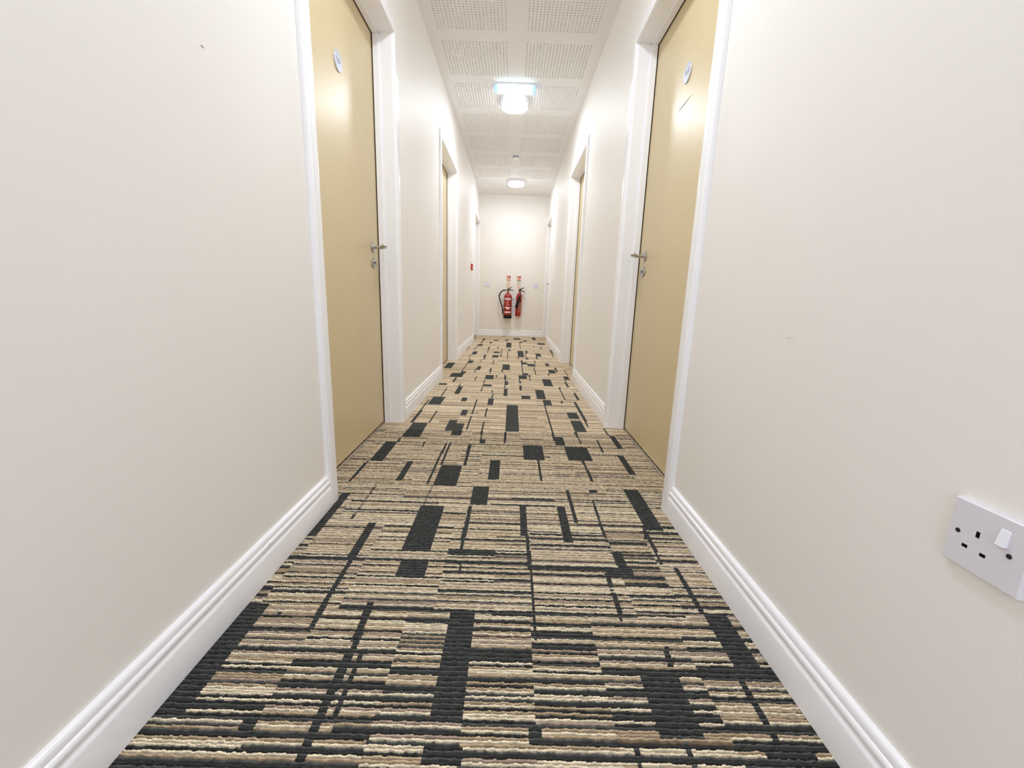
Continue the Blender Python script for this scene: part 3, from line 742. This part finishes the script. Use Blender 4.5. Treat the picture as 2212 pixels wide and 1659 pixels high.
# ------------------------------------------------------------------ fire extinguishers
def curved_panel(mb, r, a0, a1, z0, z1, off=.0006, n=16, mi=0):
    vs = []
    for i in range(n+1):
        a = a0+(a1-a0)*i/n
        vs += [(math.sin(a)*(r+off), -math.cos(a)*(r+off), z0), (math.sin(a)*(r+off), -math.cos(a)*(r+off), z1)]
    mb.add(vs, [(2*i, 2*i+2, 2*i+3, 2*i+1) for i in range(n)], mi)
def water_extinguisher():
    r = .0735
    X, Y = -.0915, YE-.094
    root = empty('fire_extinguisher', (X, Y, .345))
    z = lambda v: v-.345
    mb = MB(); prof = [(.066, z(.36)), (r, z(.375)), (r, z(.735)), (r*.985, z(.752)), (r*.93, z(.768)), (r*.80, z(.783)), (r*.60, z(.795)), (.030, z(.803)), (.021, z(.808)), (.018, z(.826)), (.016, z(.830))]
    mb.lathe(prof, n=64); tag(mb.build('cylinder', M_RED, root, smooth=40), 'red cylinder')
    mb = MB(); mb.lathe([(.070, 0), (.0755, .004), (.0755, .060), (.0740, .063)], n=64); tag(mb.build('base_cap', M_DARK, root, smooth=40), 'black plastic foot')
    mb = MB(); mb.lathe([(.015, z(.829)), (.017, z(.832)), (.017, z(.848)), (.012, z(.850)), (.012, z(.872))], n=28); tag(mb.build('valve', M_BRASS, root, smooth=40), 'metal valve')
    # hose outlet elbow to the left
    mb = MB(); mb.tube([(-.005, 0, z(.857)), (-.030, -.002, z(.857)), (-.048, -.003, z(.860))], .007, n=14); tag(mb.build('hose_coupling', M_BRASS, root, smooth=60), 'metal hose coupling')
    hp = [(-.046, -.003, .860), (-.075, -.004, .862), (-.105, -.006, .850), (-.135, -.010, .822), (-.156, -.014, .785), (-.162, -.018, .745), (-.154, -.022, .700), (-.136, -.024, .645), (-.116, -.022, .590), (-.100, -.018, .535), (-.093, -.012, .480), (-.090, -.008, .440), (-.086, -.006, .425)]
    # smooth the path
    def smooth_path(P, k=5):
        P = [Vector(p) for p in P]; out = []
        for i in range(len(P)-1):
            p0, p1, p2, p3 = P[max(i-1, 0)], P[i], P[i+1], P[min(i+2, len(P)-1)]
            for j in range(k):
                t = j/k
                out.append(.5*((2*p1)+(-p0+p2)*t+(2*p0-5*p1+4*p2-p3)*t*t+(-p0+3*p1-3*p2+p3)*t**3))
        out.append(P[-1]); return out
    mb = MB(); mb.tube([(p.x, p.y, z(p.z)) for p in smooth_path(hp)], .0108, n=16); tag(mb.build('hose', M_DARK, root, smooth=60), 'black rubber hose')
    mb = MB(); mb.tube([(-.088, -.008, z(.500)), (-.088, -.008, z(.43))], [.0105, .008], n=14); mb.build('nozzle', M_DARK, root, smooth=60)
    mb = MB(); mb.box((-.092, -.014, z(.575)), (-.070, .004, z(.588))); mb.build('hose_clip', M_DARK, root, bevel=.001)
    # squeeze levers
    mb = MB(); mb.tube([(-.016, 0, z(.874)), (.004, 0, z(.882)), (.030, 0, z(.898)), (.052, 0, z(.911)), (.072, 0, z(.918))], [.010, .010, .0075, .0065, .005], n=12, flat=1.6, upv=(0, 1, 0)); tag(mb.build('upper_lever', M_DARK, root, smooth=60), 'black squeeze lever')
    mb = MB(); mb.tube([(-.018, 0, z(.870)), (.010, 0, z(.867)), (.055, 0, z(.867)), (.085, 0, z(.866)), (.104, 0, z(.858))], [.011, .009, .007, .0065, .005], n=12, flat=1.6, upv=(0, 1, 0)); tag(mb.build('carry_handle', M_DARK, root, smooth=60), 'black carrying handle')
    # wrap-round label
    mb = MB(); a = .88
    curved_panel(mb, r, -a, a, z(.685), z(.722)); lb = tag(mb.build('label_title', M_LABELWHITE, root, smooth=60, fixn=False), 'white title panel')
    text_mesh('WATER', .030, M_LABELINK, 'title_text', lb, (0, 0, z(.7035)), bend=r+.0010, sx=1.05)
    mb = MB()
    for x0, x1, za, zb in ((-.035, .010, .660, .666), (-.020, .026, .640, .648), (-.020, .024, .626, .632), (-.046, -.034, .610, .650), (-.020, .010, .606, .612), (-.010, .028, .598, .604), (-.046, -.036, .594, .602), (-.008, .032, .590, .595),
                           (-.024, -.004, .556, .584), (-.020, -.008, .584, .590)):
        curved_panel(mb, r, x0/r, x1/r, z(za), z(zb), n=4)
    tag(mb.build('instruction_print', M_LABELPINK, root, smooth=60, fixn=False), 'pale pink print')
    mb = MB()
    curved_panel(mb, r, -a, a, z(.540), z(.553)); curved_panel(mb, r, -.62, .58, z(.531), z(.540)); curved_panel(mb, r, -.34, .34, z(.515), z(.521))
    curved_panel(mb, r, -.45, .45, z(.524), z(.531)); tag(mb.build('label_panel', M_LABELWHITE, root, smooth=60, fixn=False), 'white printed panel')
    mb = MB(); curved_panel(mb, r, -a, a, z(.448), z(.474)); lp = tag(mb.build('label_footer', M_LABELWHITE, root, smooth=60, fixn=False), 'white footer strip')
    # wall bracket
    mb = MB(); mb.box((-.012, .070, z(.66)), (.012, .0935, z(.80))); mb.build('bracket', M_DARK, root, bevel=.001)
    tag(root, 'wide red fire extinguisher with a black foot and hose, on the end wall', 'fire extinguisher', 'fire extinguishers on the end wall')
def gas_extinguisher():
    r = .0525
    root = empty('fire_extinguisher', (.1040, YE-.075, .389)); root.rotation_euler = (0, math.radians(2.0), 0)
    z = lambda v: v-.389
    mb = MB(); prof = [(.046, 0), (.0515, .004), (r, .010), (r, z(.735)), (r*.98, z(.752)), (r*.90, z(.775)), (r*.74, z(.797)), (r*.52, z(.814)), (.019, z(.824)), (.017, z(.832))]
    mb.lathe(prof, n=56); tag(mb.build('cylinder', M_RED, root, smooth=40), 'slim red cylinder')
    mb = MB(); mb.lathe([(.0125, z(.828)), (.0155, z(.835)), (.0155, z(.865)), (.010, z(.868)), (.010, z(.885))], n=28); tag(mb.build('valve', M_BRASS, root, smooth=40), 'metal valve')
    mb = MB(); mb.tube([(-.010, 0, z(.868)), (.012, 0, z(.884)), (.040, 0, z(.903)), (.062, 0, z(.914)), (.078, 0, z(.916))], [.011, .012, .0085, .007, .005], n=12, flat=1.6, upv=(0, 1, 0)); tag(mb.build('upper_lever', M_DARK, root, smooth=60), 'black squeeze lever')
    mb = MB(); mb.tube([(.004, 0, z(.866)), (.030, 0, z(.866)), (.060, 0, z(.860)), (.085, 0, z(.852)), (.100, 0, z(.840))], [.009, .008, .0072, .007, .0055], n=12, flat=1.6, upv=(0, 1, 0)); tag(mb.build('carry_handle', M_DARK, root, smooth=60), 'black carrying handle')
    # swivel pipe and discharge horn
    mb = MB(); mb.tube([(.006, -.012, z(.858)), (.020, -.030, z(.856)), (.028, -.050, z(.845)), (.022, -.060, z(.800)), (.014, -.064, z(.765))], [.006, .006, .006, .0055, .0055], n=12); tag(mb.build('swivel_pipe', M_DARK, root, smooth=60), 'black swivel pipe')
    mb = MB(); mb.tube([(.014, -.064, z(.770)), (.004, -.068, z(.730)), (-.010, -.072, z(.680)), (-.028, -.076, z(.610)), (-.040, -.078, z(.562))], [.010, .015, .019, .0225, .025], n=24); tag(mb.build('discharge_horn', M_DARK, root, smooth=60), 'black discharge horn')
    mb = MB(); curved_panel(mb, r, .05, 1.2, z(.470), z(.640)); tag(mb.build('label', M_BROWNLABEL, root, smooth=60, fixn=False), 'faded brown label')
    mb = MB(); curved_panel(mb, r, .25, .95, z(.668), z(.700)); tag(mb.build('strap', M_DARK, root, smooth=60, fixn=False), 'dark retaining strap')
    mb = MB(); curved_panel(mb, r, .42, .85, z(.565), z(.580), off=.001, n=6); curved_panel(mb, r, .12, .65, z(.484), z(.494), off=.001, n=6); tag(mb.build('label_print', M_LABELPINK, root, smooth=60, fixn=False), 'pale print')
    mb = MB(); mb.tube([(-.047, -.030, z(.655)), (-.050, -.028, z(.640))], .006, n=10); mb.tube([(-.049, -.040, z(.553)), (-.044, -.046, z(.547))], .006, n=10); tag(mb.build('horn_clip', M_PLASTIC, root, smooth=60), 'white clips')
    mb = MB(); mb.box((-.010, .048, z(.68)), (.010, .0745, z(.80))); mb.build('bracket', M_DARK, root, bevel=.001)
    tag(root, 'slim red fire extinguisher with a black discharge horn, on the end wall', 'fire extinguisher', 'fire extinguishers on the end wall')
water_extinguisher(); gas_extinguisher()
